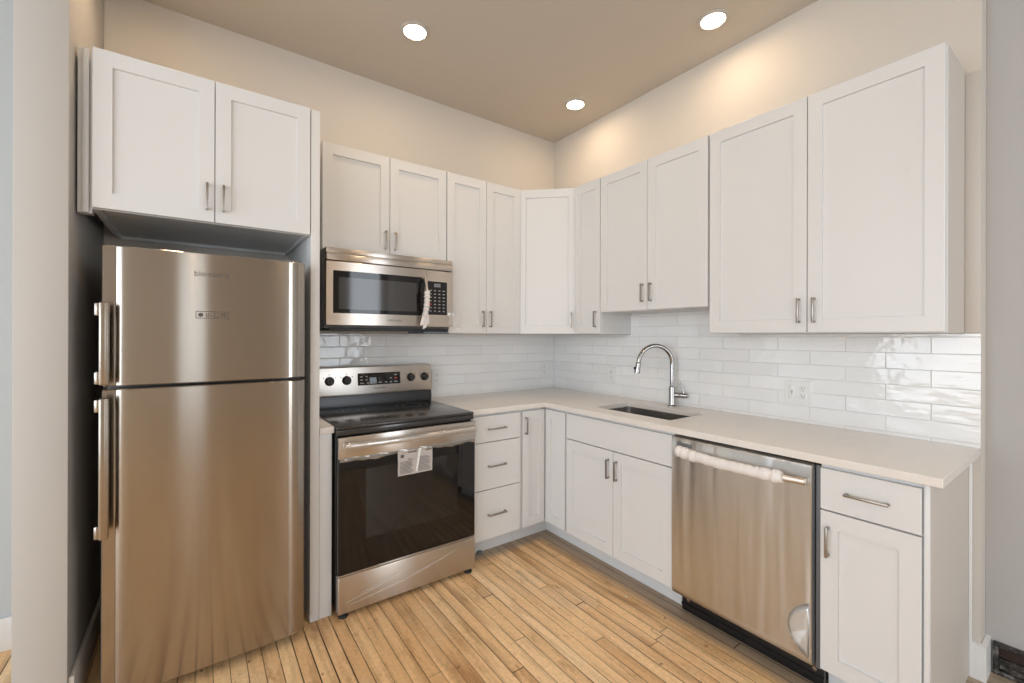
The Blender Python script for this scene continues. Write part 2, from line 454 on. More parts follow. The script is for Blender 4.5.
def drawer(F, u0, u1, v0, v1, n0, parent, L=.13, th=.020):
    d = MB().panel(F, u0, u1, v0, v1, n0, th, shaker=False).build('drawer_front', M_CAB, parent)
    if L: pull(F, (u0 + u1) / 2 + .0, (v0 + v1) / 2, n0 + th, L, False, d)
    return d
def carcass(F, u0, u1, v0, v1, n0, n1, parent, open_top=False):
    """cabinet box with a recessed underside"""
    b = MB()
    if open_top:
        t = .018
        b.fbox(F, u0, u0 + t, v0, v1, n0, n1); b.fbox(F, u1 - t, u1, v0, v1, n0, n1)
        b.fbox(F, u0 + t, u1 - t, v0, v0 + t, n0, n1); b.fbox(F, u0 + t, u1 - t, v0 + t, v1, n0, n0 + .006)
        b.fbox(F, u0 + t, u1 - t, v1 - .19, v1, n1 - .018, n1)
    else:
        def rect(a, v): return [F(u0 + a, v, n0 + a), F(u1 - a, v, n0 + a), F(u1 - a, v, n1 - a), F(u0 + a, v, n1 - a)]
        b.rings([rect(.018, v0 + .014), rect(.018, v0), rect(0, v0), rect(0, v1)])
    return b.build('cabinet_box', M_CAB, parent)

ZB, ZT = 1.372, 2.428      # wall cabinets
UD = .305                  # wall cabinet depth
G = .0018
# ------------------------------------------------------------ wall cabinets, back wall
ov = thing('wall_cabinet', 'white two-door wall cabinet directly above the microwave', 'cabinet', (-1.595, 0, 1.835), 'white shaker wall cabinets')
carcass(FB, -1.976, -1.214, 1.835, ZT, .002, UD, ov)
door(FB, -1.974, -1.5955, 1.838, ZT, UD + .001, ov, -1.622, 1.925)
door(FB, -1.5925, -1.216, 1.838, ZT, UD + .001, ov, -1.562, 1.925)
lv = thing('wall_cabinet', 'tall narrow two-door white wall cabinet between microwave and corner cabinet', 'cabinet', (-.91, 0, ZB), 'white shaker wall cabinets')
carcass(FB, -1.212, -.612, ZB, ZT, .002, UD, lv)
door(FB, -1.210, -.9085, ZB + .003, ZT, UD + .001, lv, -.940, 1.473)
door(FB, -.9055, -.614, ZB + .003, ZT, UD + .001, lv, -.878, 1.473)
# corner
cv = thing('corner_wall_cabinet', 'single-door white wall cabinet set diagonally across the corner', 'cabinet', (-.3, -.3, ZB), 'white shaker wall cabinets')
b = MB(); b.prism([(-.002, -.002), (-.610, -.002), (-.610, -.292), (-.292, -.588), (-.002, -.588)], ZB, ZT); b.build('cabinet_box', M_CAB, cv)
FD = Frame((-.610, -.292, 0), (.318, -.296, 0), (-.296, -.318, 0))
dl = math.hypot(.318, .296)
door(FD, .003, dl - .010, ZB + .003, ZT, .001, cv, dl - .045, 1.473)
# right wall
nv = thing('wall_cabinet', 'narrowest single-door white wall cabinet between corner cabinet and sink cabinet', 'cabinet', (0, -.72, ZB), 'white shaker wall cabinets')
carcass(FR, .590, .838, ZB, ZT, .002, UD, nv)
door(FR, .602, .836, ZB + .003, ZT, UD + .001, nv, .802, 1.473, su=.048)
sv = thing('wall_cabinet', 'shorter two-door white wall cabinet hanging above the sink faucet', 'cabinet', (0, -1.22, 1.515), 'white shaker wall cabinets')
carcass(FR, .840, 1.608, 1.515, ZT, .002, UD, sv)
door(FR, .842, 1.2175, 1.518, ZT, UD + .001, sv, 1.190, 1.622)
door(FR, 1.2205, 1.604, 1.518, ZT, UD + .001, sv, 1.249, 1.622)
rv = thing('wall_cabinet', 'widest two-door white wall cabinet at the open end above the double outlet', 'cabinet', (0, -2.06, ZB), 'white shaker wall cabinets')
carcass(FR, 1.610, 2.516, ZB, ZT, .002, UD, rv)
door(FR, 1.615, 2.0695, ZB + .003, ZT, UD + .001, rv, 2.041, 1.473)
door(FR, 2.0725, 2.512, ZB + .003, ZT, UD + .001, rv, 2.100, 1.473)
MB().fbox(FR, 2.5162, 2.5175, ZB, ZT, .0115, UD - .012).build('side_sheet', M_CABIN, rv)
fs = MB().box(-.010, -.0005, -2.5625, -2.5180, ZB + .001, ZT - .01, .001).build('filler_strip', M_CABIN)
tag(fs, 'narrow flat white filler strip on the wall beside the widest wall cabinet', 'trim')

# fridge cabinet and panel
fv = thing('fridge_cabinet', 'deep white two-door cabinet above the stainless refrigerator', 'cabinet', (-2.47, 0, 1.83), 'white shaker wall cabinets')
carcass(FB, -2.850, -2.098, 1.828, 2.425, .002, .640, fv)
door(FB, -2.846, -2.4715, 1.830, 2.425, .641, fv, -2.497, 1.932)
door(FB, -2.4685, -2.100, 1.830, 2.425, .641, fv, -2.440, 1.932)
b = MB(); b.box(-2.8925, -2.852, -.616, -.57, 1.815, 2.430, .001); b.box(-2.878, -2.860, -.626, -.6165, 1.815, 2.430, .001)
b.build('filler_strip', M_CAB, fv)
M_DARKIN and None
tp = MB().box(-2.096, -2.056, -.655, -.002, 0, 2.425, .001).build('end_panel', M_CAB)
tag(tp, 'tall white end panel between refrigerator and range', 'panel')
bf = MB().box(-2.054, -1.998, -.652, -.05, 0, .882, .001).build('base_filler', M_CAB)
tag(bf, 'narrow white base filler under the small countertop piece left of the range', 'panel')
cp = MB().box(-2.0545, -1.990, -.664, -.012, .884, .914, .002).build('countertop_piece', M_QUARTZ)
tag(cp, 'small sliver of quartz countertop between tall end panel and range', 'countertop')

# ------------------------------------------------------------ base cabinets
BD = .612; BT = .880; BK = .113
def toe(F, u0, u1, parent, n=.540, n0=.40, v1=.112):
    return MB().fbox(F, u0, u1, .0, v1, n0, n).build('toe_kick', M_CAB, parent)
dw_ = thing('drawer_cabinet', 'white base cabinet with three drawers beside the range', 'cabinet', (-1.02, 0, 0), 'white base cabinets')
carcass(FB, -1.212, -.838, BK, BT, .002, BD, dw_)
drawer(FB, -1.209, -.842, .708, .868, BD + .001, dw_)
drawer(FB, -1.209, -.842, .418, .703, BD + .001, dw_)
drawer(FB, -1.209, -.842, .114, .413, BD + .001, dw_)
toe(FB, -1.212, -.838, dw_)
cc = thing('corner_base_cabinet', 'white corner base cabinet with two narrow doors meeting in the corner', 'cabinet', (-.4, -.4, 0), 'white base cabinets')
b = MB(); b.prism([(-.002, -.002), (-.836, -.002), (-.836, -BD), (-BD, -BD), (-BD, -.836), (-.002, -.836)], BK, BT); b.build('cabinet_box', M_CAB, cc)
door(FB, -.817, -.636, .114, .868, BD + .001, cc, -.800, .775, su=.050)
door(FR, .636, .826, .114, .868, BD + .001, cc, su=.050)
b = MB(); b.prism([(-.40, -.40), (-.836, -.40), (-.836, -.540), (-.540, -.540), (-.540, -.836), (-.40, -.836)], 0, .112); b.build('toe_kick', M_CAB, cc)
sb = thing('sink_cabinet', 'white sink base cabinet with blank front panel over two doors', 'cabinet', (0, -1.22, 0), 'white base cabinets')
carcass(FR, .838, 1.604, BK, BT, .002, BD, sb, open_top=True)
MB().panel(FR, .842, 1.600, .712, .868, BD + .001, .020, shaker=False).build('front_panel', M_CAB, sb)
door(FR, .842, 1.2215, .114, .706, BD + .001, sb, 1.194, .606)
door(FR, 1.2245, 1.600, .114, .706, BD + .001, sb, 1.253, .606)
toe(FR, .838, 1.606, sb)
eb = thing('base_cabinet', 'narrow white base cabinet with one drawer over one door at the open end', 'cabinet', (0, -2.38, 0), 'white base cabinets')
carcass(FR, 2.226, 2.514, BK, BT, .002, BD, eb)
drawer(FR, 2.229, 2.510, .714, .866, BD + .001, eb, .125)
door(FR, 2.229, 2.510, .114, .708, BD + .001, eb, 2.255, .600)
toe(FR, 2.226, 2.514, eb)
b = MB(); b.fbox(FR, 2.515, 2.529, .0, BT, .004, BD + .014, .001); b.build('side_panel', M_CAB, eb)
MB().fbox(FR, 2.5292, 2.531, .0, BT, .004, BD + .008).build('side_sheet', M_CABIN, eb)
MB().fbox(FR, 2.5312, 2.540, .0, BT, .003, .022, .002).build('scribe_moulding', M_TRIM, eb)

# ------------------------------------------------------------ countertop, sink, faucet
xs = [-1.222, -.648, -.505, -.170, -.009]; ys = [-2.563, -1.500, -.955, -.648, -.009]
def inside(i, j):
    if i == 0: return j == 3
    return not (i == 2 and j == 1)
ct = MB().grid(xs, ys, inside, .8835, .914).build('countertop', M_QUARTZ)
bv = ct.modifiers.new('edge', 'BEVEL'); bv.width = .0025; bv.segments = 2; bv.limit_method = 'ANGLE'
tag(ct, 'long L-shaped beige quartz countertop on the white base cabinets', 'countertop')

sk = thing('sink', 'stainless undermount sink set into the countertop below the faucet', 'sink', (-.3375, -1.2275, .68))
def rrect(x0, x1, y0, y1, z, r, k=6):
    pts = []
    for cx, cy, a0 in ((x1 - r, y1 - r, 0), (x0 + r, y1 - r, 90), (x0 + r, y0 + r, 180), (x1 - r, y0 + r, 270)):
        for i in range(k + 1):
            a = R(a0 + 90 * i / k); pts.append(Vector((cx + r * math.cos(a), cy + r * math.sin(a), z)))
    return pts
def bowl(d, z): return rrect(-.512 + d, -.163 - d, -1.507 + d, -.948 - d, z, max(.012, .03 - d * .2))
MB().rings([bowl(-.022, .8830), bowl(0, .8830), bowl(.003, .74), bowl(.008, .705), bowl(.03, .692), bowl(.13, .688)], cap0=False).build('bowl', M_SINK, sk)
MB().lathe((-.33, -1.2275, .6885), (0, 0, 1), [(.045, 0), (.045, .002), (.032, .003), (.028, .0005)]).build('drain', M_CHROME, sk)

fc = thing('faucet', 'polished chrome gooseneck pull-down faucet behind the sink', 'faucet', (-.085, -1.215, .914))
bx, by = -.075, -1.222
dv = Vector((-.88, .47, 0)).normalized()
MB().lathe((bx, by, .9142), (0, 0, 1), [(.029, 0), (.029, .004), (.0205, .008), (.0195, .012), (.0195, .115), (.018, .122), (.0135, .125)]).build('faucet_body', M_CHROME, fc)
pts = [Vector((bx, by, .914 + .118 + i * .03)) for i in range(6)]
zc, rad = .914 + .272, .112
for i in range(1, 17):
    a = R(180 - i * 11.0)
    pts.append(Vector((bx, by, zc)) + dv * (rad + rad * math.cos(a)) + Vector((0, 0, rad * math.sin(a))))
MB().tube(pts, .0132, 20).build('spout', M_CHROME, fc)
tdir = (pts[-1] - pts[-2]).normalized(); e = pts[-1]
sh = MB().lathe(e - tdir * .002, tdir, [(.0132, 0), (.0150, .004), (.0150, .012), (.016, .025), (.018, .066), (.018, .072), (.015, .074)]).build('spray_head', M_CHROME, fc)
side = (dv - Vector((0, 0, 1)) * 0).normalized()
MB().lathe(e + tdir * .038 + side * .014, side, [(.009, 0), (.009, .008), (.006, .011)], 14).build('spray_button', M_BLACKP, sh)
hd = Vector((.35, -.94, 0)).normalized(); hp = Vector((bx, by, .985))
MB().lathe(hp + hd * .017, hd, [(.0165, 0), (.0165, .072), (.015, .076), (.009, .077)]).build('valve_stub', M_CHROME, fc)
lv0 = hp + hd * .070
MB().tube([lv0 + Vector((0, 0, .010)), lv0 + Vector((0, 0, .035)) - hd * .006, lv0 + Vector((0, 0, .085)) - hd * .022 + dv * .004], [.0062, .0055, .0042], 12).build('lever', M_CHROME, fc)

# ------------------------------------------------------------ backsplash
t1 = MB().box(-2.0545, -.0092, -.0085, -.0004, .9142, 1.3695).build('backsplash', M_TILEB)
tag(t1, 'white glazed tile backsplash on the back wall behind the range', 'backsplash')
t2 = MB().box(-.0085, -.0004, -2.5625, -.0088, .9142, 1.3695)
t2.box(-.0085, -.0004, -1.6085, -.8395, 1.3697, 1.5135)
t2 = t2.build('backsplash', M_TILER)
tag(t2, 'white glazed tile backsplash on the wall behind the sink', 'backsplash')

# ------------------------------------------------------------ refrigerator
fx0, fx1, fy = -2.806, -2.138, -.770
fr = thing('refrigerator', 'stainless top-freezer refrigerator in the alcove under the deep cabinet', 'refrigerator', (-2.472, -.4, 0))
b = MB(); b.box(fx0 + .008, fx1 - .008, -.690, -.06, .035, 1.668, .006); b.build('fridge_body', M_GREYS, fr)
def fdoor(name, z0, z1):
    # plan profile: rounded outer edges, gently bowed front
    pr = [(fx0 + .004, -.694), (fx0, -.702), (fx0, fy + .012), (fx0 + .0015, fy + .008), (fx0 + .005, fy + .0034), (fx0 + .038, fy + .003), (fx0 + .041, fy - .0022), (fx0 + .046, fy - .003)]
    n = 16
    xa, xb = fx0 + .050, fx1 - .032
    for i in range(n + 1):
        s = i / n; pr.append((xa + (xb - xa) * s, fy - .004 - .008 * (1 - (2 * s - 1) ** 2)))
    pr += [(fx1 - .028, fy - .002), (fx1 - .024, fy + .002), (fx1 - .006, fy + .010), (fx1 - .002, fy + .014), (fx1, fy + .020)]
    pr += [(fx1, -.702), (fx1 - .004, -.694)]
    c = .004
    def ring(z, d):
        return [Vector((x + (d if x < -2.47 else -d), y + (d if y < -.72 else 0), z)) for x, y in pr]
    b = MB(); b.rings([ring(z0, c), ring(z0 + c, 0), ring(z1 - c, 0), ring(z1, c)])
    return b.build(name, M_STEEL, fr, 30)
fd1 = fdoor('freezer_door', 1.170, 1.678)
fd2 = fdoor('fridge_door', .045, 1.160)
def fhandle(z0, z1, par):
    b = MB(); hx0, hx1 = -2.804, -2.778
    b.box(hx0, hx1, fy - .062, fy - .040, z0, z1, .005, 3)
    for za, zb in ((z0 + .004, z0 + .048), (z1 - .048, z1 - .004)):
        b.box(hx0 - .012, hx0 + .012, fy - .056, fy + .014, za, zb, .003)
    return b.build('door_handle', M_STEEL, par)
fhandle(1.180, 1.470, fd1); fhandle(.645, 1.135, fd2)
FF = Frame((0, 0, 0), (1, 0, 0), (0, -1, 0))
text('badge', 'blomberg', FF, -2.482, 1.587, .7827, .030, M_INK, fd1, 1.0)
# energy / feature sticker: outline with four small pictograms
b = MB(); n0, n1 = .7815, .7829
su0, su1, sv0, sv1 = -2.534, -2.425, 1.421, 1.450
for a in ((su0, su1, sv0, sv0 + .0025), (su0, su1, sv1 - .0025, sv1), (su0, su0 + .0025, sv0, sv1), (su1 - .0025, su1, sv0, sv1)):
    b.fbox(FF, *a, n0, n1)
ccx = -2.520; b.prism([(0, 0), (1, 0), (0, 1)], 0, 1e-6) if False else None
for k, cx in enumerate((-2.518, -2.492, -2.468, -2.442)):
    if k == 0: b.lathe((cx, -n0, 1.4355), (0, -1, 0), [(.0085, 0), (.0085, .0015)], 12)
    elif k == 1:
        for q in (-.007, 0, .007): b.fbox(FF, cx + q - .0022, cx + q + .0016, 1.427, 1.444 - abs(q) * .5, n0, n1)
    elif k == 2:
        b.rings([b.circ((cx, -n0, 1.4355), (0, -1, 0), .0085, 16), b.circ((cx, -n1, 1.4355), (0, -1, 0), .0085, 16),
                 b.circ((cx, -n1, 1.4355), (0, -1, 0), .0055, 16), b.circ((cx, -n0, 1.4355), (0, -1, 0), .0055, 16)], False, False)
    else:
        for q in (-.005, .005): b.fbox(FF, cx + q - .004, cx + q + .003, 1.427, 1.444, n0, n1)
b.build('sticker', M_INK, fd1)
b = MB(); b.box(fx1 - .10, fx1 - .012, -.745, -.60, 1.679, 1.690, .003); b.build('hinge_cover', M_GREYS, fr)
b = MB(); b.box(fx0 + .02, fx1 - .02, -.685, -.66, .006, .034); b.build('kick_grille', M_BLACKP, fr)
for px in (fx0 + .05, fx1 - .05):
    MB().cyl((px, -.64, 0), (px, -.64, .0345), .018).build('foot', M_RUBBER, fr)

# ------------------------------------------------------------ microwave
mw = thing('microwave', 'stainless over-the-range microwave with black window below white cabinet', 'microwave', (-1.6, -.2, 1.39))
mx0, mx1, my = -1.974, -1.218, -.420
b = MB(); b.box(mx0 + .002, mx1 - .002, my + .045, -.012, 1.398, 1.8315, .003); b.build('microwave_body', M_GREYS, mw)
b = MB(); b.box(mx0, mx1, my - .004, my + .0445, 1.762, 1.8315 - .030, .006)
b.box(mx0, mx1, my + .006, my + .0445, 1.803, 1.8315, .002); b.build('vent_grille', M_STEEL2, mw)
def bowed_front(x0, x1, z0, z1, y_edge, bow, th, name, m, par, bev=.005):
    n = 10; pr = [(x0, y_edge + th)]
    xc, hw = -1.596, .378
    for i in range(n + 1):
        x = x0 + (x1 - x0) * i / n; s = (x - xc) / hw; pr.append((x, y_edge - bow * (1 - s * s)))
    pr.append((x1, y_edge + th))
    b = MB(); c = .0025
    b.rings([[Vector((x, y + (c if y < y_edge + th - .001 else 0), z0)) for x, y in pr], [Vector((x, y, z0 + c)) for x, y in pr],
             [Vector((x, y, z1 - c)) for x, y in pr], [Vector((x, y + (c if y < y_edge + th - .001 else 0), z1)) for x, y in pr]])
    return b.build(name, m, par)
md = bowed_front(mx0, -1.402, 1.412, 1.758, my, .012, .044, 'microwave_door', M_STEEL2, mw)
mp = bowed_front(-1.400, mx1, 1.412, 1.758, my, .012, .044, 'control_panel', M_STEEL2, mw)
def bow_y(x): s = (x + 1.596) / .378; return my - .012 * (1 - s * s)
def slab(x0, x1, z0, z1, off, th, name, m, par, n=8):
    b = MB(); pr = []
    for i in range(n + 1):
        x = x0 + (x1 - x0) * i / n; pr.append((x, bow_y(x) - off - th))
    for i in range(n, -1, -1):
        x = x0 + (x1 - x0) * i / n; pr.append((x, bow_y(x) - off))
    b.rings([[Vector((x, y, z0)) for x, y in pr], [Vector((x, y, z1)) for x, y in pr]])
    return b.build(name, m, par)
slab(-1.940, -1.415, 1.478, 1.708, .0002, .0015, 'door_glass', M_GLASSK, md)
slab(-1.912, -1.468, 1.500, 1.672, .0019, .0006, 'window_screen', M_MWIN, md)
kp = slab(-1.394, -1.262, 1.486, 1.690, .0002, .0015, 'keypad', M_GLASSK, mp)
slab(-1.352, -1.308, 1.656, 1.678, .0019, .0006, 'display', M_LCD, mp)
b = MB(); br = MB()
for r in range(7):
    for c_ in range(4):
        x = -1.376 + c_ * .030; z = 1.634 - r * .021
        q = br if (r == 4 and c_ == 0) else b
        q.box(x - .0065, x + .0065, bow_y(x) - .0028, bow_y(x) - .0018, z - .0032, z + .0032)
b.build('key_print', M_GREYPR, kp); br.build('stop_key', M_RED, kp)
text('brand_lettering', 'FRIGIDAIRE', FB, -1.600, 1.439, -bow_y(-1.6) + .0006, .016, M_INK, md)
# curved handle, its lower part still in its wrapping
hx = -1.432
def hpt(s):
    z = 1.705 - .235 * s; return Vector((hx + .004, my - .012 - .030 - .032 * math.sin(math.pi * s), z))
b = MB(); b.tube([hpt(i / 14) for i in range(15)], .0115, 12, .75, (1, 0, 0))
for s in (.04, .96): p = hpt(s); b.cyl(p, (p.x, bow_y(p.x) + .001, p.z), .009, 12)
hm = b.build('door_handle', M_STEEL2, md)
b = MB()
P, Rr = [], []
for i in range(23):
    s = .36 + .64 * i / 22
    P.append(hpt(s) + Vector((.002 * math.sin(i * 2.1), 0, 0))); Rr.append(.0165 + .0025 * math.sin(i * 1.7) + .0015 * math.sin(i * 3.9))
b.tube(P, Rr, 14, .95, (1, 0, 0))
q = hpt(1.0)
for k, (dx, dz) in enumerate(((-.030, -.055), (-.010, -.075), (.012, -.050))):   # loose tail of the wrap
    v = [q + Vector((-.016 + k * .010, -.004, .012)), q + Vector((.004 + k * .010, -.006, .010)), q + Vector((dx + .018, -.012 + k * .006, dz + .012)), q + Vector((dx - .004, -.006 + k * .004, dz))]
    o2 = [w + Vector((0, .0012, 0)) for w in v]
    b.rings([v, o2])
b.build('handle_wrap', M_WRAP, hm)
b = MB(); b.box(mx0 + .02, mx1 - .02, my + .02, -.05, 1.384, 1.3975, .002); b.build('underside_plate', M_BLACKP, mw)
b = MB(); b.box(-1.40, mx1 - .01, my + .03, -.13, 1.370, 1.3835, .004); b.build('grease_filter', M_BLUEGREY, mw)
# loose clear film hanging from the microwave's lower right corner
def crinkle(F, u0, u1, v0, v1, n, amp, nu, nv, seed, edge=.0):
    rr = random.Random(seed); bm = bmesh.new(); V = []
    for j in range(nv + 1):
        row = []
        for i in range(nu + 1):
            a, c = i / nu, j / nv
            uu = u0 + (u1 - u0) * a + rr.uniform(-1, 1) * edge * .4; vv = v0 + (v1 - v0) * c + (rr.uniform(-1, 1) * edge if j == 0 else 0)
            row.append(bm.verts.new(F(uu, vv, n + rr.uniform(0, 1) * amp)))
        V.append(row)
    for j in range(nv):
        for i in range(nu): bm.faces.new((V[j][i], V[j][i + 1], V[j + 1][i + 1], V[j + 1][i]))
    mb = MB(); mb.merge(bm); return mb
crinkle(FB, -1.262, -1.180, 1.375, 1.50, .437, .020, 5, 7, 3, .012).build('protective_film', M_FILM, mw)

# ------------------------------------------------------------ range
rg = thing('range', 'stainless freestanding electric range with black glass oven door and film', 'range', (-1.61, -.35, 0))
rx0, rx1, ry = -1.986, -1.229, -.720
b = MB(); b.box(rx0, rx1, -.668, -.02, .030, .900, .003); b.build('range_body', M_BLACK, rg)
# cooktop with rounded black front edge
b = MB(); b.box(rx0 - .001, rx1 + .001, -.700, -.10, .9005, .9165, .005, 3)
b.box(rx0, rx1, -.700, -.669, .872, .9005, .004); ck = b.build('cooktop', M_COOK, rg)
for (cx, cy, r_) in ((-1.80, -.50, .115), (-1.42, -.50, .09), (-1.80, -.25, .08), (-1.42, -.25, .10)):
    for rr_ in (r_, r_ * .6):
        b = MB()
        b.rings([b.circ((cx, cy, .9166), (0, 0, 1), rr_, 40), b.circ((cx, cy, .9168), (0, 0, 1), rr_, 40), b.circ((cx, cy, .9168), (0, 0, 1), rr_ - .002, 40), b.circ((cx, cy, .9166), (0, 0, 1), rr_ - .002, 40)], False, False)
        b.build('burner_ring', M_RING, ck)
# backguard: black riser then sloped stainless console
def slope(name, x0, x1, prof, m, par):
    b = MB(); b.rings([[Vector((x0, y, z)) for y, z in prof], [Vector((x1, y, z)) for y, z in prof]])
    return b.build(name, m, par)
bgd = slope('backguard', rx0 + .002, rx1 + .004, [(-.022, .9), (-.022, 1.150), (-.105, 1.150), (-.118, .985), (-.125, .965), (-.125, .9168), (-.099, .9168), (-.099, .9)], M_BLACK, rg)
console = slope('control_console', rx0 + .002, rx1 + .004, [(-.028, 1.1505), (-.028, 1.164), (-.098, 1.164), (-.112, 1.158), (-.136, 1.000), (-.132, .990), (-.1195, .990), (-.1065, 1.1505)], M_STEEL2, rg)
sl = Vector((0, -.024, -.158)).normalized()
cn = Vector((0, -.158, .024)).normalized()
cu_ = Vector((1, 0, 0)); c0 = Vector((0, -.136, 1.000))
class FS:
    def __call__(s, u, v, n): return c0 + cu_ * u - sl * (v - 1.0) + cn * n
FC = FS()
pn = MB().fbox(FC, -1.722, -1.448, 1.046, 1.122, .0004, .003, .001).build('display_panel', M_GLASSK, console)
b = MB()
for (x, z, w) in ((-1.700, 1.100, .018), (-1.668, 1.100, .014), (-1.700, 1.080, .018), (-1.668, 1.080, .016), (-1.697, 1.060, .024), (-1.660, 1.060, .016), (-1.622, 1.060, .022), (-1.583, 1.060, .020), (-1.545, 1.060, .014), (-1.513, 1.060, .014), (-1.480, 1.060, .022), (-1.513, 1.084, .012), (-1.480, 1.104, .018)):
    MB().fbox(FC, x - w / 2, x + w / 2, z - .004, z + .004, .0032, .0036).build('touch_key', M_GREYPR, pn)
MB().fbox(FC, -1.488, -1.472, 1.078, 1.088, .0032, .0037).build('off_key', M_RED, pn)
text('brand_lettering', 'FRIGIDAIRE', FC, -1.585, 1.021, .0006, .015, M_INK, console)
for x in (-1.888, -1.788, -1.374, -1.277):
    k = MB().lathe(FC(x, 1.082, .0006), cn, [(.0275, 0), (.0275, .004), (.023, .007), (.0215, .024), (.0195, .027)], 28)
    k.fbox(FC, x - .0045, x + .0045, 1.082 - .021, 1.082 + .021, .026, .033, .0015)
    k = k.build('control_knob', M_BLACKP, console)
    MB().fbox(FC, x - .0012, x + .0012, 1.082 + .008, 1.082 + .020, .0332, .0336).build('pointer', M_RED, k)
b = MB()
for x in (-1.888, -1.788, -1.374, -1.277):
    for dx, dz in ((-.034, .022), (.034, .022), (0, .040)):
        MB().fbox(FC, x + dx - .003, x + dx + .003, 1.082 + dz - .003, 1.082 + dz + .003, .0003, .0007).build('dial_mark', M_INK, console)
# oven door
od = MB().box(rx0 + .002, rx1 - .002, ry, -.672, .212, .866, .005, 3).build('oven_door', M_GLASSK, rg)
b = MB(); b.box(rx0 + .001, rx1 - .001, ry - .006, ry + .012, .766, .868, .003); db = b.build('door_band', M_STEEL2, od); db['label'] = 'stainless band across the top of the oven door'
MB().box(-1.855, -1.345, ry - .0008, ry + .001, .36, .70).build('oven_window', M_WINK, od)
MB().box(rx0 + .001, rx1 - .001, ry - .003, ry + .010, .204, .2115, .001).build('door_lip', M_STEEL2, od)
b = MB(); hp_ = []
for i in range(25):
    s = i / 24; x = -1.962 + .706 * s
    hp_.append(Vector((x, ry - .040 - .010 * math.sin(math.pi * s), .832)))
b.tube(hp_, .0125, 16, 1.15, (0, 0, 1))
for x in (-1.955, -1.262): b.box(x - .012, x + .012, ry - .046, ry - .006, .820, .846, .004)
oh = b.build('oven_handle', M_STEEL2, od)
# film left on band and handle
f = MB(); V0, V1, V2 = [], [], []
for i in range(41):
    u = rx0 + .004 + (rx1 - rx0 - .008) * i / 40
    sag = .748 + .004 * math.sin(i * .55) + .0025 * math.sin(i * 1.7 + 1)
    V0.append(FB(u, .770, -ry + .0066)); V1.append(FB(u, (.770 + sag) / 2, -ry + .011 + .004 * math.sin(i * 1.1))); V2.append(FB(u, sag, -ry + .004 + .003 * math.sin(i * .8)))
bm_ = bmesh.new(); Q = [[bm_.verts.new(p) for p in r] for r in (V0, V1, V2)]
for a_, c_ in zip(Q, Q[1:]):
    for i in range(40): bm_.faces.new((a_[i], a_[i + 1], c_[i + 1], c_[i]))
f.merge(bm_); f.build('protective_film', M_FILMS, od, 180)
f = MB()
P = [p + Vector((0, 0, .001 * math.sin(i * 1.9))) for i, p in enumerate(hp_)]
f.tube(P, [.0165 + .0016 * math.sin(i * 2.3) for i in range(25)], 14, 1.15, (0, 0, 1)); f.build('handle_film', M_FILM, oh)
# printed leaflet taped to the glass
pl = crinkle(FB, -1.694, -1.502, .634, .762, -ry + .003, .004, 6, 4, 11, .001).build('paper_label', M_PAPER, od)
b = MB(); rr = random.Random(2)
for (u0, u1, v) in ((-1.640, -1.595, .752), (-1.540, -1.508, .752)): b.fbox(FB, u0, u1, v - .005, v + .003, -ry + .0078, -ry + .0082)
b.fbox(FB, -1.680, -1.662, .726, .742, -ry + .0078, -ry + .0082)
for r_ in range(12):
    v = .718 - r_ * .0066
    for (a, c_) in ((-1.684, -1.606), (-1.585, -1.510)):
        e_ = c_ - rr.uniform(0, .02); st_ = a if r_ > 1 or a > -1.6 else -1.640
        b.fbox(FB, st_, e_, v - .0010, v + .0010, -ry + .0078, -ry + .0081)
b.build('label_print', M_INK, pl)
tpz = MB(); tpz.rings([[FB(-1.598, .645, -ry + .0083), FB(-1.588, .645, -ry + .0083), FB(-1.566, .764, -ry + .0083), FB(-1.582, .764, -ry + .0083)],
                       [FB(-1.598, .645, -ry + .0090), FB(-1.588, .645, -ry + .0090), FB(-1.566, .764, -ry + .0090), FB(-1.582, .764, -ry + .0090)]])
tpz.build('tape', M_WHITEP, pl)
# storage drawer
dr = MB().box(rx0 + .001, rx1 - .001, ry - .002, -.672, .024, .200, .005, 3).build('storage_drawer', M_STEEL2, rg)
b = MB()
for k, (a, c_, d, e_) in enumerate(((-1.95, .075, -1.62, .150), (-1.93, .060, -1.50, .120), (-1.88, .100, -1.70, .145), (-1.60, .110, -1.35, .165))):
    b.tube([FB(a, c_, -ry + .0026), FB((a + d) / 2, (c_ + e_) / 2 - .006, -ry + .0034), FB(d, e_, -ry + .0026)], [.0006, .0016, .0006], 6)
b.build('film_crease', M_FILMW, dr)
for x, y in ((rx0 + .030, -.699), (rx1 - .035, -.699), (rx0 + .035, -.08), (rx1 - .035, -.08)):
    MB().lathe((x, y, 0), (0, 0, 1), [(.021, 0), (.022, .004), (.020, .012), (.012, .014), (.012, .0235 if y < -.5 else .0295)], 18).build('foot', M_RUBBER, rg)

# ------------------------------------------------------------ dishwasher
dwr = thing('dishwasher', 'stainless dishwasher with foam-wrapped bar handle under the countertop', 'dishwasher', (-.35, -1.91, 0))
du0, du1 = 1.612, 2.208
b = MB(); b.fbox(FR, du0 + .004, 2.222, .12, .868, .03, .606, .002); b.build('tub', M_BLACKP, dwr)
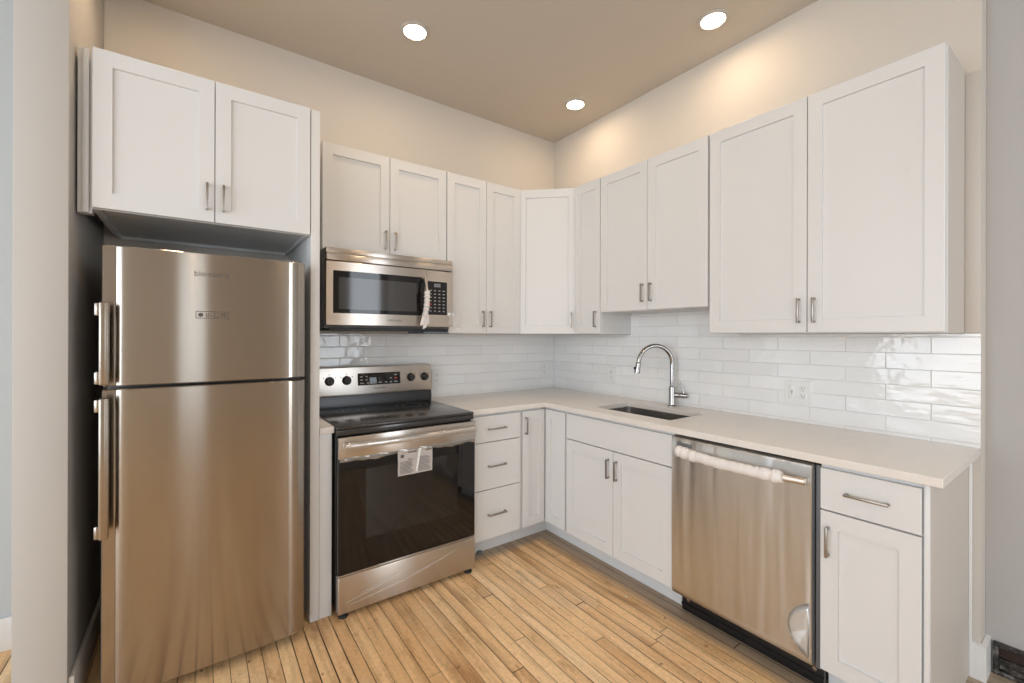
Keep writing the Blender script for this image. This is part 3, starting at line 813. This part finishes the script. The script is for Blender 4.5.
# door: curved top edge, bowed sheet
pr = [(.607, .872), (.630, .874), (.646, .868), (.652, .855)]
for i in range(1, 12):
    v = .855 - (.855 - .150) * i / 11; pr.append((.653 + .004 * math.sin(math.pi * i / 11), v))
pr += [(.651, .124), (.645, .116), (.630, .114), (.607, .114)]
b = MB(); c = .003
b.rings([[FR(du0, v, n - (c if n > .62 else 0)) for n, v in pr], [FR(du0 + c, v, n) for n, v in pr], [FR(du1 - c, v, n) for n, v in pr], [FR(du1, v, n - (c if n > .62 else 0)) for n, v in pr]])
dd = b.build('dishwasher_door', M_STEELD, dwr)
b = MB()
b.fbox(FR, du0 + .030, du0 + .105, .832, .850, .6525, .6545, .0005); b.build('control_label', M_GREYS, dd)
hb = MB(); hp2 = []
for i in range(25):
    s = i / 24; hp2.append(FR(1.664 + .532 * s, .812 - .004 * math.sin(math.pi * s), .678 + .022 * math.sin(math.pi * s)))
hb.tube(hp2, .0115, 14, 1.2, (0, 0, 1))
for u in (1.668, 2.190): hb.fbox(FR, u - .010, u + .010, .800, .824, .651, .682, .004)
hh = hb.build('door_handle', M_STEEL2, dd)
wp = MB(); P, Rr = [], []; rw = random.Random(5)
for i in range(61):
    s = .0 + .86 * i / 60; j = s * 24; k = min(int(j), 23); P.append(hp2[k].lerp(hp2[k + 1], j - k))
    lump = rw.uniform(-.0026, .0026)
    fat = 1.0 if s < .70 else .0
    Rr.append((.0215 if .2 < s < .72 else .0235) + lump * (1.3 if s < .2 or s > .72 else .45)); P[-1] += Vector((0, 0, rw.uniform(-.0015, .0015)))
wp.tube(P, Rr, 16, 1.05, (0, 0, 1)); wp.build('handle_wrap', M_WRAP, hh)
MB().fbox(FR, du1 + .002, 2.224, .10, .868, .56, .618, .001).build('side_seal', M_GREYS, dwr)
b = MB(); b.fbox(FR, du0 + .004, 2.222, .004, .118, .55, .572, .003); b.fbox(FR, du0 + .004, 2.222, .030, .040, .572, .576); b.build('kick_plate', M_BLACK, dwr)
b = MB()
for u in (du0 + .040, 2.190):
    b = MB(); b.lathe(FR(u, .062, .5725), FR.n, [(.009, 0), (.009, .003), (.004, .004)], 12); b.fbox(FR, u - .002, u + .002, .067, .118, .5725, .575); b.build('kick_screw', M_CHROME, dwr)
f = MB(); n_ = 20; rgs = []  # peeled film bubble; its white glare is put into the milky colour
for k, (sc, dn) in enumerate(((1, .0005), (.7, .004), (.35, .006))):
    rg_ = []
    for i in range(n_):
        a = 2 * math.pi * i / n_
        uu, vv = -.075 * max(0, math.sin(a / 2)) ** 1.6 * (1 if i else 0), .105 * math.cos(a / 2) * 1.0
        rg_.append(FR(2.203 - (1 - sc) * .025 + uu * sc, .245 + vv * sc, .6570 + dn))
    rgs.append(rg_)
f.rings(rgs); f.build('protective_film', M_FILMW, dd, 180)

# ------------------------------------------------------------ ceiling lights
lights = []
LIG = [(-1.554, -.600, 'recessed ceiling light nearest the refrigerator cabinet'), (-.302, -.573, 'recessed ceiling light deepest in the corner, smallest in view'),
       (-.300, -1.617, 'recessed ceiling light above the sink wall, near the widest wall cabinet')]
cl = thing('ceiling_light', LIG[0][2], 'ceiling light', (LIG[0][0], LIG[0][1], H), 'recessed ceiling lights')
x, y = LIG[0][:2]
b = MB()
b.rings([b.circ((x, y, z), (0, 0, 1), r, 40, (1, 0, 0)) for r, z in ((.058, H - .0005), (.080, H - .0005), (.080, H - .003), (.074, H - .008), (.062, H - .010), (.058, H - .006))], False, False)
b.build('trim_ring', M_RINGL, cl)
MB().lathe((x, y, H - .0065), (0, 0, 1), [(.0575, 0), (.0575, .003)], 40).build('lens', M_LAMP, cl)
for (x, y, lab) in LIG[1:]:
    c = copy_tree(cl); c.location = (x, y, H); c['label'] = lab
for (x, y, lab) in ((-1.554, -1.62, 'recessed ceiling light out over the floor in front of the range'), (-2.68, -4.60, 'recessed ceiling light behind the viewer near the south wall'), (-1.55, -3.6, 'recessed ceiling light behind the viewer on the right'), (-2.66, -3.55, 'recessed ceiling light just behind the viewer'), (-2.70, -.60, 'recessed ceiling light above the refrigerator alcove')):
    c = copy_tree(cl); c.location = (x, y, H); c['label'] = lab

# ------------------------------------------------------------ outlets
def duplex(F, u, v, n, par):
    for dv_ in (-.0195, .0195):
        r = MB().fbox(F, u - .0165, u + .0165, v + dv_ - .014, v + dv_ + .014, n, n + .0016, .001).build('receptacle', M_WHITEP, par)
        s = MB()
        for du_ in (-.0062, .0062): s.fbox(F, u + du_ - .0011, u + du_ + .0011, v + dv_ - .0005, v + dv_ + .0075, n + .0017, n + .0020)
        s.lathe(F(u, v + dv_ - .0068, n + .0017), F.n, [(.0024, 0), (.0024, .0003)], 10)
        s.build('slot', M_SLOT, r)
def plate(name, F, u, v, w, lab, cat='outlet'):
    o = thing(name, lab, cat, F(u, v - .06, .0088), 'wall plates on the backsplash')
    MB().panel(F, u - w / 2, u + w / 2, v - .058, v + .058, .0088, .0062, shaker=False).build('cover_plate', M_WHITEP, o)
    return o
o = plate('electrical_outlet', FB, -1.133, 1.057, .072, 'white outlet on the tile right beside the range console'); duplex(FB, -1.133, 1.057, .0152, o)
o = plate('electrical_outlet', FB, -.125, 1.076, .072, 'white outlet on the back wall tile close to the corner'); duplex(FB, -.125, 1.076, .0152, o)
o = plate('electrical_outlet', FR, .666, 1.068, .074, 'white outlet on the sink wall tile left of the faucet'); duplex(FR, .666, 1.068, .0152, o)
o = plate('electrical_outlet', FR, 1.916, 1.070, .120, 'white double-gang outlet and switch plate below the widest wall cabinet')
duplex(FR, 1.942, 1.070, .0152, o)
sw = MB().fbox(FR, 1.872, 1.904, 1.037, 1.103, .0152, .0166, .001).build('rocker_switch', M_WHITEP, o)
b = MB(); b.fbox(FR, 1.884, 1.894, 1.072, 1.076, .0167, .0176); b.fbox(FR, 1.8875, 1.8915, 1.058, 1.072, .0167, .0172); b.build('test_button', M_GREYPR, sw)

# ------------------------------------------------------------ floor register in the right wall
vt = thing('air_register', 'old dark metal baseboard air register on the stepped-back right wall', 'vent', (XR, -2.78, 0))
Fv = Frame((XR, 0, 0), (0, -1, 0), (-1, 0, 0))
b = MB()
for a in ((2.586, 3.00, .002, .018), (2.586, 3.00, .112, .128), (2.586, 2.602, .018, .112), (2.984, 3.00, .018, .112), (2.602, 2.984, .062, .070)):
    b.fbox(Fv, *a, .0006, .020, .002)
b.build('register_frame', M_RUST, vt)
MB().fbox(Fv, 2.602, 2.984, .018, .112, .0006, .004).build('cavity', mat('rust brown cavity', (.035, .018, .012), .8), vt)
crinkle(Fv, 2.604, 2.982, .020, .062, .006, .014, 22, 4, 8, .0).build('damper', M_RUST, vt)
# small leavings on the floor
s_ = MB().box(-1.112, -1.082, -.566, -.5415, 0, .012, .001).build('shim', M_BLUEGREY)
tag(s_, 'small blue grey shim on the floor by the toe kick beside the range', 'shim')
s_ = MB().lathe((-.717, -1.387, 0), (0, 0, 1), [(.004, 0), (.006, .003), (.003, .006)], 7).build('plaster_crumb', M_DUST)
tag(s_, 'small white plaster crumb on the floorboards in front of the sink cabinet', 'debris')
